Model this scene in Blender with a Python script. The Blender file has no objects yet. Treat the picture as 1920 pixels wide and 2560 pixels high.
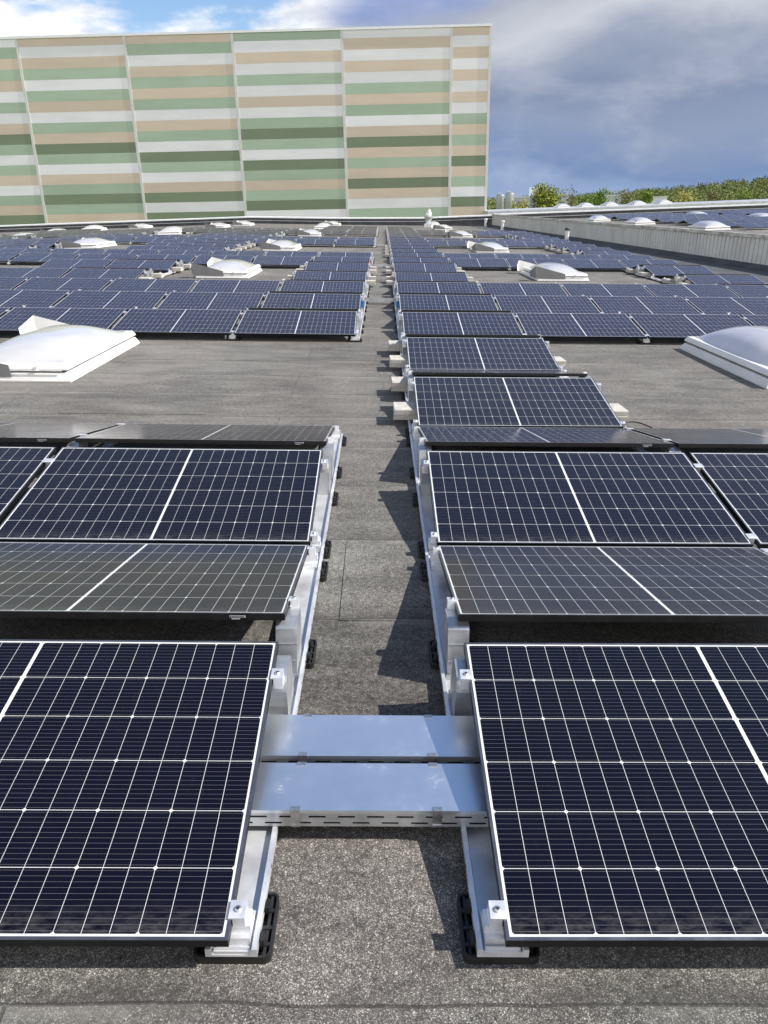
import bpy, math, random
from mathutils import Matrix, Vector
random.seed(7)
R = math.radians
scene = bpy.context.scene
COL = scene.collection

# ------------------------------------------------------------------ camera, sky, sun, exposure
# The roof frame (z = up from the roof plane, camera at its origin) leans 1.8 degrees against gravity.
TILT = Matrix.Rotation(0.031, 4, 'Y')
cr, cu, cw = Vector((0.999888, -0.007521, 0.012971)), Vector((-0.009308, 0.366823, 0.930244)), Vector((0.011755, 0.930260, -0.366712))
cam_d = bpy.data.cameras.new('camera')
cam_d.sensor_fit = 'HORIZONTAL'; cam_d.sensor_width = 36.0; cam_d.lens = 36.0 * 1919.68 / 1920.0
cam_d.clip_start = 0.05; cam_d.clip_end = 6000
cam = bpy.data.objects.new('camera', cam_d); COL.objects.link(cam)
m3 = Matrix((cr, cu, -cw)).transposed().to_4x4()
cam.matrix_world = TILT @ m3
scene.camera = cam

sun_dir = (TILT.to_3x3() @ Vector((.326, -.03, .307))).normalized()
sun_el = math.asin(sun_dir.z); sun_az = math.atan2(sun_dir.x, sun_dir.y)
sd = bpy.data.lights.new('sun', 'SUN'); sd.energy = 5.0; sd.angle = R(.5); sd.color = (1, .95, .88)
sun = bpy.data.objects.new('sun', sd); COL.objects.link(sun)
sun.rotation_euler = sun_dir.to_track_quat('Z', 'Y').to_euler(); sun.location = sun_dir * 60
scene.view_settings.view_transform = 'Standard'; scene.view_settings.look = 'None'
scene.view_settings.gamma = 1; scene.view_settings.exposure = 0.62
scene.cycles.use_denoising = True
scene.cycles.max_bounces = 6

def nn(nt, typ, **kw):
    n = nt.nodes.new(typ)
    for k, v in kw.items():
        if k == 'inp':
            for i, val in v.items():
                if hasattr(val, 'is_output'): nt.links.new(val, n.inputs[i])
                else: n.inputs[i].default_value = val
        else: setattr(n, k, v)
    return n
def mth(nt, op, a, b=None, c=None, clamp=False):
    d = {0: a}
    if b is not None: d[1] = b
    if c is not None: d[2] = c
    n = nn(nt, 'ShaderNodeMath', operation=op, inp=d); n.use_clamp = clamp
    return n.outputs[0]
def mixc(nt, f, a, b, mode='MIX'):
    n = nt.nodes.new('ShaderNodeMix'); n.data_type = 'RGBA'; n.blend_type = mode
    for sock, v in ((n.inputs[0], f), (n.inputs[6], a), (n.inputs[7], b)):
        if hasattr(v, 'is_output'): nt.links.new(v, sock)
        else: sock.default_value = v if not isinstance(v, tuple) or len(v) == 4 else (*v, 1)
    return n.outputs[2]
def sstep(nt, v, a, b, lo=0., hi=1.):
    n = nn(nt, 'ShaderNodeMapRange', interpolation_type='SMOOTHSTEP', inp={0: v, 1: a, 2: b, 3: lo, 4: hi})
    return n.outputs[0]
def noise(nt, vec, scale, detail=4, rough=.55, dist=0.):
    n = nn(nt, 'ShaderNodeTexNoise', inp={'Scale': scale, 'Detail': detail, 'Roughness': rough, 'Distortion': dist})
    if vec is not None: nt.links.new(vec, n.inputs['Vector'])
    return n.outputs[0]
def ramp(nt, v, stops):
    n = nt.nodes.new('ShaderNodeValToRGB'); e = n.color_ramp.elements
    while len(e) < len(stops): e.new(.5)
    for k, (p, c) in zip(e, stops): k.position = p; k.color = (*c, 1)
    nt.links.new(v, n.inputs[0]); return n.outputs[0]
def vscale(nt, v, s):
    return nn(nt, 'ShaderNodeVectorMath', operation='MULTIPLY', inp={0: v, 1: s}).outputs[0]

world = bpy.data.worlds.new('World'); scene.world = world; world.use_nodes = True
nt = world.node_tree; nt.nodes.clear()
sky = nn(nt, 'ShaderNodeTexSky', sky_type='NISHITA', sun_disc=False, sun_elevation=sun_el, sun_rotation=sun_az, altitude=100, air_density=1.0, dust_density=.2, ozone_density=3.5)
bg1 = nn(nt, 'ShaderNodeBackground', inp={0: sky.outputs[0], 1: .112})
geo = nn(nt, 'ShaderNodeTexCoord').outputs['Generated']
sep = nn(nt, 'ShaderNodeSeparateXYZ', inp={0: geo})
X, Y, Z = sep.outputs
zc = mth(nt, 'MAXIMUM', Z, 0.0)
den = mth(nt, 'ADD', zc, .16)
pl = nn(nt, 'ShaderNodeCombineXYZ', inp={0: mth(nt, 'DIVIDE', X, den), 1: mth(nt, 'DIVIDE', Y, den), 2: 3.7}).outputs[0]
n1 = noise(nt, pl, 1.15, 12, .56, .15)
n2 = noise(nt, pl, 3.1, 8, .6)
st = vscale(nt, geo, (1.0, 1.0, 2.2))
n3 = noise(nt, st, 3.4, 6, .5, .25)
n4 = noise(nt, st, 9.5, 8, .6, .2)
# broken white cloud low in front, more of it behind the camera, little towards the zenith
back = sstep(nt, Y, .25, -.25)  # mask for bright unseen cloud added behind the camera to light the facade
bank = mth(nt, 'MULTIPLY', sstep(nt, mth(nt, 'ABSOLUTE', mth(nt, 'ADD', X, .12)), .42, .16, 0, .105), mth(nt, 'MULTIPLY', sstep(nt, zc, .27, .2), sstep(nt, Y, 0, .3)))
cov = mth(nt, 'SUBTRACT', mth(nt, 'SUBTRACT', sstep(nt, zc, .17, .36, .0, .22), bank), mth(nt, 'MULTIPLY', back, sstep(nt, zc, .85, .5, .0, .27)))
c1 = sstep(nt, mth(nt, 'SUBTRACT', n1, cov), .44, .53)
c1 = mth(nt, 'MULTIPLY', c1, sstep(nt, Z, -.02, .05))
white = mixc(nt, sstep(nt, n2, .33, .62), (.62, .65, .72), (1.0, .99, .98))
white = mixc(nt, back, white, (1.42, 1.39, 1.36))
# dark rain cloud filling the sky in front on the right
s0 = sstep(nt, mth(nt, 'ADD', X, mth(nt, 'MULTIPLY_ADD', n3, .40, -.20)), -.05, .09)
s0 = mth(nt, 'MULTIPLY', s0, sstep(nt, Y, -.1, .25))
s0 = mth(nt, 'MULTIPLY', s0, sstep(nt, mth(nt, 'ADD', zc, mth(nt, 'MULTIPLY_ADD', n3, .2, -.1)), .40, .27))
band = mth(nt, 'MULTIPLY', mth(nt, 'MULTIPLY', sstep(nt, zc, .23, .31), sstep(nt, zc, .58, .48)), sstep(nt, Y, .2, .5))  # unseen cloud band above the view, added to tone the panels' reflections
s0 = mth(nt, 'MAXIMUM', s0, mth(nt, 'MULTIPLY', band, .93))
zz = mth(nt, 'MULTIPLY_ADD', mth(nt, 'SUBTRACT', n3, .5), .17, mth(nt, 'MULTIPLY_ADD', X, -.03, zc))
scol = ramp(nt, mth(nt, 'MULTIPLY', zz, 4.0), [(0.0, (.26, .345, .53)), (.09, (.225, .31, .49)), (.17, (.165, .245, .42)), (.34, (.235, .29, .42)), (.46, (.20, .25, .375)), (.58, (.28, .325, .42)), (.70, (.50, .525, .58)), (.84, (.36, .39, .46)), (1.0, (.185, .27, .56))])
scol = mixc(nt, sstep(nt, n4, .42, .72, 0, .28), scol, (.56, .575, .65))
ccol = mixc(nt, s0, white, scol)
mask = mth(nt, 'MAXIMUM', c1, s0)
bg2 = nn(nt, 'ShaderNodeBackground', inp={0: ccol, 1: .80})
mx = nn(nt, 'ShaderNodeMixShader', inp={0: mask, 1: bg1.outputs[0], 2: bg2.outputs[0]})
nn(nt, 'ShaderNodeOutputWorld', inp={0: mx.outputs[0]})

# ------------------------------------------------------------------ materials
def mat(name):
    m = bpy.data.materials.new(name); m.use_nodes = True
    nt = m.node_tree; nt.nodes.clear()
    b = nt.nodes.new('ShaderNodeBsdfPrincipled'); o = nt.nodes.new('ShaderNodeOutputMaterial')
    nt.links.new(b.outputs[0], o.inputs[0])
    return m, nt, b
def setp(nt, b, **kw):
    for k, v in kw.items():
        s = b.inputs[k.replace('_', ' ')]
        if hasattr(v, 'is_output'): nt.links.new(v, s)
        else: s.default_value = v if not isinstance(v, tuple) or len(v) == 4 else (*v, 1)
def bump(nt, b, h, dist=.01, strength=1.):
    n = nn(nt, 'ShaderNodeBump', inp={'Strength': strength, 'Distance': dist, 'Height': h})
    nt.links.new(n.outputs[0], b.inputs['Normal'])
def objc(nt): return nn(nt, 'ShaderNodeTexCoord').outputs['Object']
def simple(name, col, rough=.5, metal=0., var=.12, scale=6., spec=.5, rv=.1, bmp=0.):
    m, nt, b = mat(name)
    oc = objc(nt); n = noise(nt, oc, scale, 6, .6)
    d = tuple(c * (1 - var) for c in col); l = tuple(min(1, c * (1 + var)) for c in col)
    setp(nt, b, Base_Color=mixc(nt, sstep(nt, n, .3, .7), d, l), Metallic=metal,
         Roughness=sstep(nt, n, .3, .7, max(.02, rough - rv), rough + rv), Specular_IOR_Level=spec)
    if bmp: bump(nt, b, noise(nt, oc, scale * 8, 4), bmp)
    return m
M = {}
M['black_frame'] = simple('black_anodised', (.008, .008, .009), .4, .0, .2, 9, .22, .06)
M['frame_lip'] = simple('anodised_lip', (.17, .175, .19), .30, .8, .12, 9)
M['alu'] = simple('mill_aluminium', (.74, .745, .76), .40, .62, .15, 7, .5, .1)
M['alu_dull'] = simple('dull_aluminium', (.52, .53, .54), .38, .75, .14, 11, .5, .1)
M['steel'] = simple('bolt_steel', (.5, .5, .5), .3, .9, .1, 30)
M['dark_slot'] = simple('slot_dark', (.01, .01, .011), .8, 0, .1, 5)
M['rubber'] = simple('black_rubber', (.012, .012, .012), .55, 0, .3, 20, .4)
M['white_pvc'] = simple('white_pvc', (.66, .65, .63), .42, 0, .05, 2.0, .4, .06)
M['pvc_grey'] = simple('grey_deflector_sheet', (.17, .17, .172), .45, 0, .10, 3.0)
M['shadow_gap'] = simple('shadow_gap_dark', (.03, .03, .03), .7, 0, .2, 5)
M['blue_tape'] = simple('blue_tape', (.02, .17, .50), .5, 0, .1, 9)
M['red_tape'] = simple('red_tape', (.62, .05, .05), .5, 0, .1, 9)
M['sticker'] = simple('white_sticker', (.40, .41, .43), .5, 0, .05, 9)
M['coping_white'] = simple('white_coping_metal', (.74, .75, .76), .4, .1, .05, 1.5)
M['flash_silver'] = simple('silver_flashing', (.50, .51, .52), .4, .5, .08, 1.5)
M['cap_dark'] = simple('dark_cap', (.05, .05, .05), .6)
M['pipe_white'] = simple('white_pipe', (.70, .69, .66), .5, 0, .1, 6)
M['vent_metal'] = simple('galvanised_vent', (.62, .63, .64), .35, .6, .1, 5)
M['bark'] = simple('bark', (.11, .085, .06), .9, 0, .3, 3)

# galvanised tray lid
m, nt, b = mat('galvanised_lid'); oc = objc(nt)
nA = noise(nt, oc, 9, 8, .65); nB = noise(nt, vscale(nt, oc, (1, 3, 1)), 60, 4, .6)
stain = mth(nt, 'MULTIPLY', mth(nt, 'MULTIPLY', sstep(nt, nA, .58, .70), sstep(nt, nB, .45, .62)), .6)
setp(nt, b, Base_Color=mixc(nt, stain, (.76, .81, .87), (.86, .87, .88)), Metallic=sstep(nt, stain, 0, 1, .92, .5),
     Roughness=sstep(nt, nA, .3, .75, .27, .36))
M['lid'] = m

# photovoltaic laminate: 6 x 24 half-cut cells, busbars, white backsheet between
m, nt, b = mat('solar_cells'); oc = objc(nt)
s_ = nn(nt, 'ShaderNodeSeparateXYZ', inp={0: oc}); x, y = s_.outputs[0], s_.outputs[1]
PU, PV = .0716, .1840
ax = mth(nt, 'SUBTRACT', mth(nt, 'ABSOLUTE', x), .0060)
def near(v, p): return mth(nt, 'ABSOLUTE', mth(nt, 'SUBTRACT', v, mth(nt, 'MULTIPLY', mth(nt, 'ROUND', mth(nt, 'DIVIDE', v, p)), p)))
dx, dy, d3 = near(ax, PU), near(y, PV), near(ax, PU * 3)
lt = lambda a, c: mth(nt, 'LESS_THAN', a, c)
gt = lambda a, c: mth(nt, 'GREATER_THAN', a, c)
mxx = lambda a, c: mth(nt, 'MAXIMUM', a, c)
w = mxx(lt(dx, .00072), lt(dy, .00100))
w = mxx(w, lt(mth(nt, 'ADD', d3, dy), .0075))
w = mxx(w, mxx(lt(ax, 0.0), mxx(gt(ax, PU * 12), gt(mth(nt, 'ABSOLUTE', y), PV * 3))))
bus = lt(near(mth(nt, 'ADD', y, PV / 22), PV / 11), .00042)
cellid = nn(nt, 'ShaderNodeTexWhiteNoise', noise_dimensions='2D', inp={0: nn(nt, 'ShaderNodeCombineXYZ', inp={0: mth(nt, 'FLOOR', mth(nt, 'DIVIDE', x, PU)), 1: mth(nt, 'FLOOR', mth(nt, 'DIVIDE', y, PV)), 2: 0.}).outputs[0]}).outputs[0]
orn = nn(nt, 'ShaderNodeObjectInfo').outputs['Random']
cellid = mth(nt, 'ADD', mth(nt, 'MULTIPLY', cellid, .5), mth(nt, 'MULTIPLY', orn, .9))
cell = mixc(nt, cellid, (.0022, .0019, .0055), (.0036, .0031, .0085))
dust = sstep(nt, noise(nt, oc, 210, 3, .6), .66, .76)
dust = mth(nt, 'MULTIPLY', dust, sstep(nt, noise(nt, oc, 7, 5, .6), .4, .7, .1, .5))
streak = mth(nt, 'MULTIPLY', sstep(nt, noise(nt, vscale(nt, oc, (6, 1, 1)), 5, 6, .65), .62, .8), .035)
col = mixc(nt, mth(nt, 'MULTIPLY', bus, .36), cell, (.30, .30, .31))
col = mixc(nt, w, col, (.56, .56, .54))
edge = mth(nt, 'MULTIPLY', sstep(nt, y, -.45, -.567, 0, .10), sstep(nt, noise(nt, vscale(nt, oc, (3, 8, 1)), 6, 6, .65), .35, .7))
col = mixc(nt, mth(nt, 'ADD', edge, mth(nt, 'ADD', mth(nt, 'MULTIPLY', dust, .06), mth(nt, 'MULTIPLY', streak, .6))), col, (.45, .43, .40))
setp(nt, b, Base_Color=col, Roughness=sstep(nt, noise(nt, oc, 3, 4), .3, .7, .12, .18), IOR=1.42, Specular_IOR_Level=.42)
M['cells'] = m
M['backsheet'] = simple('backsheet', (.3, .3, .3), .6)

# mineral bitumen membrane in sheets, laid across
m, nt, b = mat('bitumen_membrane'); oc = objc(nt)
wob = noise(nt, oc, 1.3, 5, .6)
wv = nn(nt, 'ShaderNodeVectorMath', operation='ADD', inp={0: oc, 1: nn(nt, 'ShaderNodeCombineXYZ', inp={0: mth(nt, 'MULTIPLY_ADD', noise(nt, oc, 2.1, 5, .6), .06, -.03), 1: mth(nt, 'MULTIPLY_ADD', wob, .05, -.025), 2: 0.}).outputs[0]}).outputs[0]
sh = nn(nt, 'ShaderNodeVectorMath', operation='ADD', inp={0: wv, 1: (.9, .59, 0)}).outputs[0]
br = nn(nt, 'ShaderNodeTexBrick', offset=.37, offset_frequency=2, squash=1, inp={'Vector': sh, 'Color1': (0, 0, 0, 1), 'Color2': (1, 1, 1, 1), 'Scale': 1.0, 'Mortar Size': .006, 'Mortar Smooth': .3, 'Bias': 0, 'Brick Width': 7.4, 'Row Height': .955})
seam = br.outputs['Fac']; sheet = nn(nt, 'ShaderNodeSeparateColor', inp={0: br.outputs['Color']}).outputs[0]
vor = nn(nt, 'ShaderNodeTexVoronoi', feature='F1', inp={'Vector': oc, 'Scale': 400., 'Randomness': 1.})
gr = nn(nt, 'ShaderNodeSeparateColor', inp={0: vor.outputs['Color']}).outputs[0]
g2 = noise(nt, oc, 170, 3, .6)
g3 = noise(nt, oc, 23, 4, .6)
big = noise(nt, oc, .55, 6, .62)
mid = noise(nt, vscale(nt, oc, (1.0, 3.0, 1.0)), 1.6, 6, .62)
v = mth(nt, 'ADD', mth(nt, 'MULTIPLY', gr, .7), mth(nt, 'MULTIPLY', g2, .3))
base = ramp(nt, v, [(.12, (.026, .025, .024)), (.40, (.060, .056, .053)), (.60, (.096, .091, .086)), (.76, (.160, .154, .145)), (.85, (.34, .33, .31)), (.94, (.66, .64, .61))])
tone = mth(nt, 'ADD', sstep(nt, big, .3, .7, .72, 1.26), mth(nt, 'ADD', sstep(nt, mid, .3, .72, -.30, .30), mth(nt, 'ADD', sstep(nt, g3, .3, .7, -.16, .16), sstep(nt, noise(nt, oc, 46, 3, .6), .3, .7, -.22, .22))))
tone = mth(nt, 'MULTIPLY', tone, sstep(nt, sheet, 0, 1, .88, 1.1))
tint = mixc(nt, sstep(nt, noise(nt, oc, .8, 5, .6), .42, .62), (1.04, .995, .955), (.985, 1.0, .955))
base = mixc(nt, 1.0, base, nn(nt, 'ShaderNodeCombineColor', inp={0: tone, 1: tone, 2: tone}).outputs[0], 'MULTIPLY')
base = mixc(nt, 1.0, base, tint, 'MULTIPLY')
ys_ = nn(nt, 'ShaderNodeSeparateXYZ', inp={0: sh}).outputs[1]
lap = mth(nt, 'FRACT', mth(nt, 'DIVIDE', ys_, .955))
lapb = mth(nt, 'MULTIPLY', sstep(nt, lap, .10, .015), sstep(nt, noise(nt, vscale(nt, oc, (1, .3, 1)), 2.6, 6, .65), .38, .62))
base = mixc(nt, mth(nt, 'MULTIPLY', lapb, .55), base, (.034, .031, .029))
pud = sstep(nt, noise(nt, vscale(nt, oc, (1, 1.6, 1)), .45, 7, .6, .3), .60, .64)
base = mixc(nt, mth(nt, 'MULTIPLY', pud, .22), base, (.20, .19, .17))
lapl = mth(nt, 'MULTIPLY', sstep(nt, lap, .90, .985), sstep(nt, noise(nt, vscale(nt, oc, (1, .3, 1)), 1.7, 6, .65), .42, .6))
base = mixc(nt, mth(nt, 'MULTIPLY', lapl, .30), base, (.30, .29, .26))
base = mixc(nt, mth(nt, 'MULTIPLY', seam, .6), base, (.020, .018, .017))
setp(nt, b, Base_Color=base, Roughness=.9, Specular_IOR_Level=.25, Sheen_Weight=.11, Sheen_Roughness=.55, Sheen_Tint=(.95, .93, .88))
bump(nt, b, mth(nt, 'ADD', mth(nt, 'MULTIPLY', v, .35), mth(nt, 'MULTIPLY', seam, -.8)), .004, .8)
M['membrane'] = m

# opal acrylic dome
m, nt, b = mat('opal_dome'); oc = objc(nt)
setp(nt, b, Base_Color=mixc(nt, sstep(nt, noise(nt, oc, 2.5, 5), .35, .7), (.47, .465, .455), (.52, .51, .50)), Roughness=.05, IOR=1.6, Specular_IOR_Level=.8, Coat_Weight=.6, Coat_Roughness=.03)
M['dome'] = m

# concrete slab
m, nt, b = mat('concrete_slab'); oc = objc(nt)
n = noise(nt, oc, 14, 8, .65)
setp(nt, b, Base_Color=mixc(nt, sstep(nt, n, .3, .7), (.34, .32, .285), (.50, .475, .43)), Roughness=.85)
bump(nt, b, noise(nt, oc, 90, 4), .003, .6)
M['concrete'] = m

# facade sheets
def facade_mat(name, col):
    m, nt, b = mat(name); oc = objc(nt)
    s_ = nn(nt, 'ShaderNodeSeparateXYZ', inp={0: oc})
    n = noise(nt, vscale(nt, oc, (.25, .25, 1.2)), 1.0, 6, .6)
    rib = mth(nt, 'SINE', mth(nt, 'MULTIPLY', s_.outputs[2], 6.2832 / .25))
    isl = nn(nt, 'ShaderNodeNewGeometry').outputs['Random Per Island']
    n = mth(nt, 'ADD', mth(nt, 'MULTIPLY', n, .7), mth(nt, 'MULTIPLY', isl, .3))
    setp(nt, b, Base_Color=mixc(nt, sstep(nt, n, .3, .7), tuple(c * .92 for c in col), tuple(min(1, c * 1.06) for c in col)), Roughness=.5, Specular_IOR_Level=.35)
    bump(nt, b, rib, .004, .12)
    return m
M['f_white'] = facade_mat('facade_white', (.74, .745, .745))
M['f_tan'] = facade_mat('facade_sand', (.60, .505, .395))
M['f_green'] = facade_mat('facade_pale_green', (.365, .465, .345))
M['f_dark'] = facade_mat('facade_dark_green', (.185, .235, .148))
M['f_trim'] = facade_mat('facade_trim', (.60, .60, .57))
# corrugated wall cladding with stains
m, nt, b = mat('painted_cladding'); oc = objc(nt)
n = noise(nt, vscale(nt, oc, (.4, .4, .3)), 2.5, 7, .65)
setp(nt, b, Base_Color=mixc(nt, sstep(nt, n, .35, .75), (.60, .595, .55), (.47, .46, .42)), Roughness=.6)
M['cladding'] = m
m, nt, b = mat('weathered_coping'); oc = objc(nt)
n = noise(nt, vscale(nt, oc, (1., .6, 3.)), 2.2, 8, .7)
setp(nt, b, Base_Color=mixc(nt, sstep(nt, n, .38, .66), (.58, .57, .52), (.24, .22, .17)), Roughness=.75)
M['old_coping'] = m
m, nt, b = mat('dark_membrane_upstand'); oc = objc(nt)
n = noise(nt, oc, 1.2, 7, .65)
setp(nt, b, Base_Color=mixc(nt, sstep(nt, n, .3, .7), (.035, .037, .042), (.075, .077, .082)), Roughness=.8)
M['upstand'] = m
m, nt, b = mat('meadow'); oc = objc(nt)
n = noise(nt, oc, .02, 8, .65)
setp(nt, b, Base_Color=mixc(nt, sstep(nt, n, .3, .7), (.075, .12, .03), (.16, .19, .06)), Roughness=.95)
M['meadow'] = m
def leafmat(name, a, c, sc=.6):
    m, nt, b = mat(name); oc = objc(nt)
    g = nn(nt, 'ShaderNodeNewGeometry').outputs['Random Per Island']
    n = noise(nt, oc, sc, 4, .6)
    f = mth(nt, 'ADD', mth(nt, 'MULTIPLY', g, .25), mth(nt, 'MULTIPLY', sstep(nt, n, .32, .68), .8), clamp=True)
    setp(nt, b, Base_Color=mixc(nt, f, a, c), Roughness=.7, Specular_IOR_Level=.2)
    return m
M['leaf_yellow'] = leafmat('leaves_yellow_green', (.12, .15, .02), (.26, .28, .04))
M['leaf_bright'] = leafmat('leaves_fresh_green', (.06, .12, .015), (.17, .25, .04))
M['leaf_willow'] = leafmat('leaves_willow', (.20, .20, .05), (.38, .35, .11))
M['leaf_brown'] = leafmat('leaves_budding_brown', (.10, .095, .04), (.19, .17, .08))
M['leaf_forest'] = leafmat('leaves_forest', (.075, .105, .03), (.19, .215, .065), .10)
M['leaf_pine'] = leafmat('leaves_pine', (.012, .022, .010), (.03, .045, .018), .05)
M['silo'] = simple('silo_steel', (.30, .31, .32), .42, .45, .12, .6)
M['far_white'] = simple('far_wall_white', (.62, .63, .64), .6, 0, .05, .2)
M['far_grey'] = simple('far_wall_grey', (.40, .42, .44), .6, 0, .06, .2)
M['glass_dark'] = simple('dark_window', (.03, .035, .04), .2, 0, .1, .5)

# ------------------------------------------------------------------ mesh helpers
class MB:
    def __init__(s): s.v = []; s.f = []; s.mi = []
    def poly(s, pts, mi=0):
        n = len(s.v); s.v += [tuple(p) for p in pts]; s.f.append(tuple(range(n, n + len(pts)))); s.mi.append(mi)
    def box(s, x0, x1, y0, y1, z0, z1, mi=0, mx=None):
        c = [(x0, y0, z0), (x1, y0, z0), (x1, y1, z0), (x0, y1, z0), (x0, y0, z1), (x1, y0, z1), (x1, y1, z1), (x0, y1, z1)]
        if mx is not None: c = [tuple(mx @ Vector(p)) for p in c]
        n = len(s.v); s.v += c
        for f in ((0, 3, 2, 1), (4, 5, 6, 7), (0, 1, 5, 4), (1, 2, 6, 5), (2, 3, 7, 6), (3, 0, 4, 7)):
            s.f.append(tuple(n + k for k in f)); s.mi.append(mi)
    def prism(s, a, b, mi=0):
        """closed solid between two equal outlines"""
        n = len(s.v); k = len(a); s.v += [tuple(p) for p in a] + [tuple(p) for p in b]
        s.f.append(tuple(n + i for i in reversed(range(k)))); s.f.append(tuple(n + k + i for i in range(k))); s.mi += [mi, mi]
        for i in range(k):
            j = (i + 1) % k
            s.f.append((n + i, n + j, n + k + j, n + k + i)); s.mi.append(mi)
    def rings(s, rs, mi=0, cap0=True, cap1=True, miz=None):
        n = len(s.v); k = len(rs[0])
        for r in rs: s.v += [tuple(p) for p in r]
        for a in range(len(rs) - 1):
            for i in range(k):
                j = (i + 1) % k
                s.f.append((n + a * k + i, n + a * k + j, n + (a + 1) * k + j, n + (a + 1) * k + i)); s.mi.append(miz[a] if miz else mi)
        if cap0: s.f.append(tuple(n + i for i in reversed(range(k)))); s.mi.append(mi)
        if cap1: s.f.append(tuple(n + (len(rs) - 1) * k + i for i in range(k))); s.mi.append(mi)
    def lathe(s, prof, c=(0, 0), seg=20, mi=0):
        s.rings([[(c[0] + r * math.cos(2 * math.pi * i / seg), c[1] + r * math.sin(2 * math.pi * i / seg), z) for i in range(seg)] for r, z in prof], mi)
    def mesh(s, name, mats, smooth=False):
        me = bpy.data.meshes.new(name); me.from_pydata(s.v, [], s.f)
        for q in mats: me.materials.append(M[q])
        me.polygons.foreach_set('material_index', s.mi)
        if smooth: me.polygons.foreach_set('use_smooth', [True] * len(s.f))
        me.update(); return me
def fixn(me):
    import bmesh
    bm = bmesh.new(); bm.from_mesh(me); bmesh.ops.recalc_face_normals(bm, faces=bm.faces); bm.to_mesh(me); bm.free(); return me
ROOTS = []      # roof-frame roots, tilted once at the end
def obj(name, me, parent=None, loc=None, rf=True):
    o = bpy.data.objects.new(name, me); COL.objects.link(o)
    if parent is not None: o.parent = parent
    elif rf: ROOTS.append(o)
    if loc is not None: o.location = loc
    return o
def thing(name, label, cat, loc=(0, 0, 0), group=None, rot=None, rf=True):
    o = bpy.data.objects.new(name, None); COL.objects.link(o); o.empty_display_size = .1
    o.location = loc
    if rot is not None: o.rotation_euler = rot
    if rf: ROOTS.append(o)
    return tag(o, label, cat, group)
def tag(o, label, cat, group=None):
    o['label'] = label; o['category'] = cat; o['kind'] = 'thing'
    if group: o['group'] = group
    return o
def struct(o, kind='structure'): o['kind'] = kind; return o
ORD = ['first', 'second', 'third', 'fourth', 'fifth', 'sixth', 'seventh', 'eighth', 'ninth', 'tenth', 'eleventh', 'twelfth', 'thirteenth', 'fourteenth', 'fifteenth', 'sixteenth', 'seventeenth', 'eighteenth', 'nineteenth', 'twentieth', 'twenty-first', 'twenty-second', 'twenty-third', 'twenty-fourth']

# ------------------------------------------------------------------ the roof
def zr(x, y):
    return -1.83 + .0068 * max(0, y - 9.5) - .047 * max(0, -x - 11.8) + .004 * max(0, min(x, 13))
def z2(x, y): return -.92 + (x - 10.6) * .047 + (y - 77) * .0068
def wallx(y): return 12.6 - (y - 25.8) * .04024

mb = MB()
xs = [-46, -40, -34, -28, -22, -17, -14, -11.8, -9, -6, -3, 0, 3, 6, 9, 12, 14]
ys = [-6, -2, 2, 6, 9.5] + [9.5 + 4 * k for k in range(1, 17)] + [76]
for i in range(len(xs) - 1):
    for j in range(len(ys) - 1):
        q = [(xs[i], ys[j]), (xs[i + 1], ys[j]), (xs[i + 1], ys[j + 1]), (xs[i], ys[j + 1])]
        mb.poly([(a, c, zr(a, c)) for a, c in q])
struct(obj('roof', mb.mesh('roof', ['membrane'])))
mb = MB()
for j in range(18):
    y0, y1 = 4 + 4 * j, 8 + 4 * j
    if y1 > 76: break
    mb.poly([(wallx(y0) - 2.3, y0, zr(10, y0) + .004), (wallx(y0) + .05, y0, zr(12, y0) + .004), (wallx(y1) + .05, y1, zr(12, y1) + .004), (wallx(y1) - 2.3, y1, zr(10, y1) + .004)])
struct(obj('roof_edge_strip', mb.mesh('roof_edge_strip', ['upstand'])))  # dark strip laid flat on the roof along the wall foot
# repair sheets welded on the membrane
mb = MB()
for (x0, x1, y0, y1) in ((-.165, .9, 3.22, 4.12), (-6.5, -1.12, 9.87, 10.78), (-1.42, -.6, 10.82, 11.5), (-3.0, -1.6, 7.1, 7.98), (3.1, 4.9, 7.3, 8.0)):
    mb.box(x0, x1, y0, y1, zr(0, y0) - .003, zr(0, y0) + .0045)
struct(obj('roof_patch', mb.mesh('roof_patch', ['membrane'])))
mb = MB()
XS = [wallx(0) + .2, 20, 30, 44]
for j, (y0, y1) in enumerate(((20, 40), (40, 60), (60, 77))):
    for i in range(3):
        pts = []
        for (ii, yy) in ((i, y0), (i + 1, y0), (i + 1, y1), (i, y1)):
            xx = wallx(yy) + .2 if ii == 0 else XS[ii]
            pts.append((xx, yy, z2(xx, yy)))
        mb.poly(pts)
struct(obj('roof', mb.mesh('roof_beyond', ['membrane'])))

# ------------------------------------------------------------------ solar panels
PW, PD, PT = 1.762, 1.134, .030
TA = R(9.786); CT, ST = math.cos(TA), math.sin(TA)
hw, hd = PW / 2, PD / 2
mb = MB()                                    # frame: origin at panel centre, top face z = 0
LIP = .009
for sx in (-1, 1):
    a, c = sorted((sx * hw, sx * (hw - LIP)))
    mb.box(a, c, -hd, hd, -PT, -.0012, 0); mb.box(a, c, -hd, hd, -.0012, 0, 1)
for sy in (-1, 1):
    a, c = sorted((sy * hd, sy * (hd - LIP)))
    mb.box(-hw + LIP, hw - LIP, a, c, -PT, -.0012, 0); mb.box(-hw + LIP, hw - LIP, a, c, -.0012, 0, 1)
    a, c = sorted((sy * (hd - LIP), sy * (hd - .03)))
    mb.box(-hw + LIP, hw - LIP, a, c, -PT, -PT + .002)
FRAME = mb.mesh('panel_frame', ['black_frame', 'frame_lip'])
mb = MB(); mb.box(-hw + LIP, hw - LIP, -hd + LIP, hd - LIP, -.0065, -.0012, 0); GLASS = mb.mesh('panel_glass', ['cells'])
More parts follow.
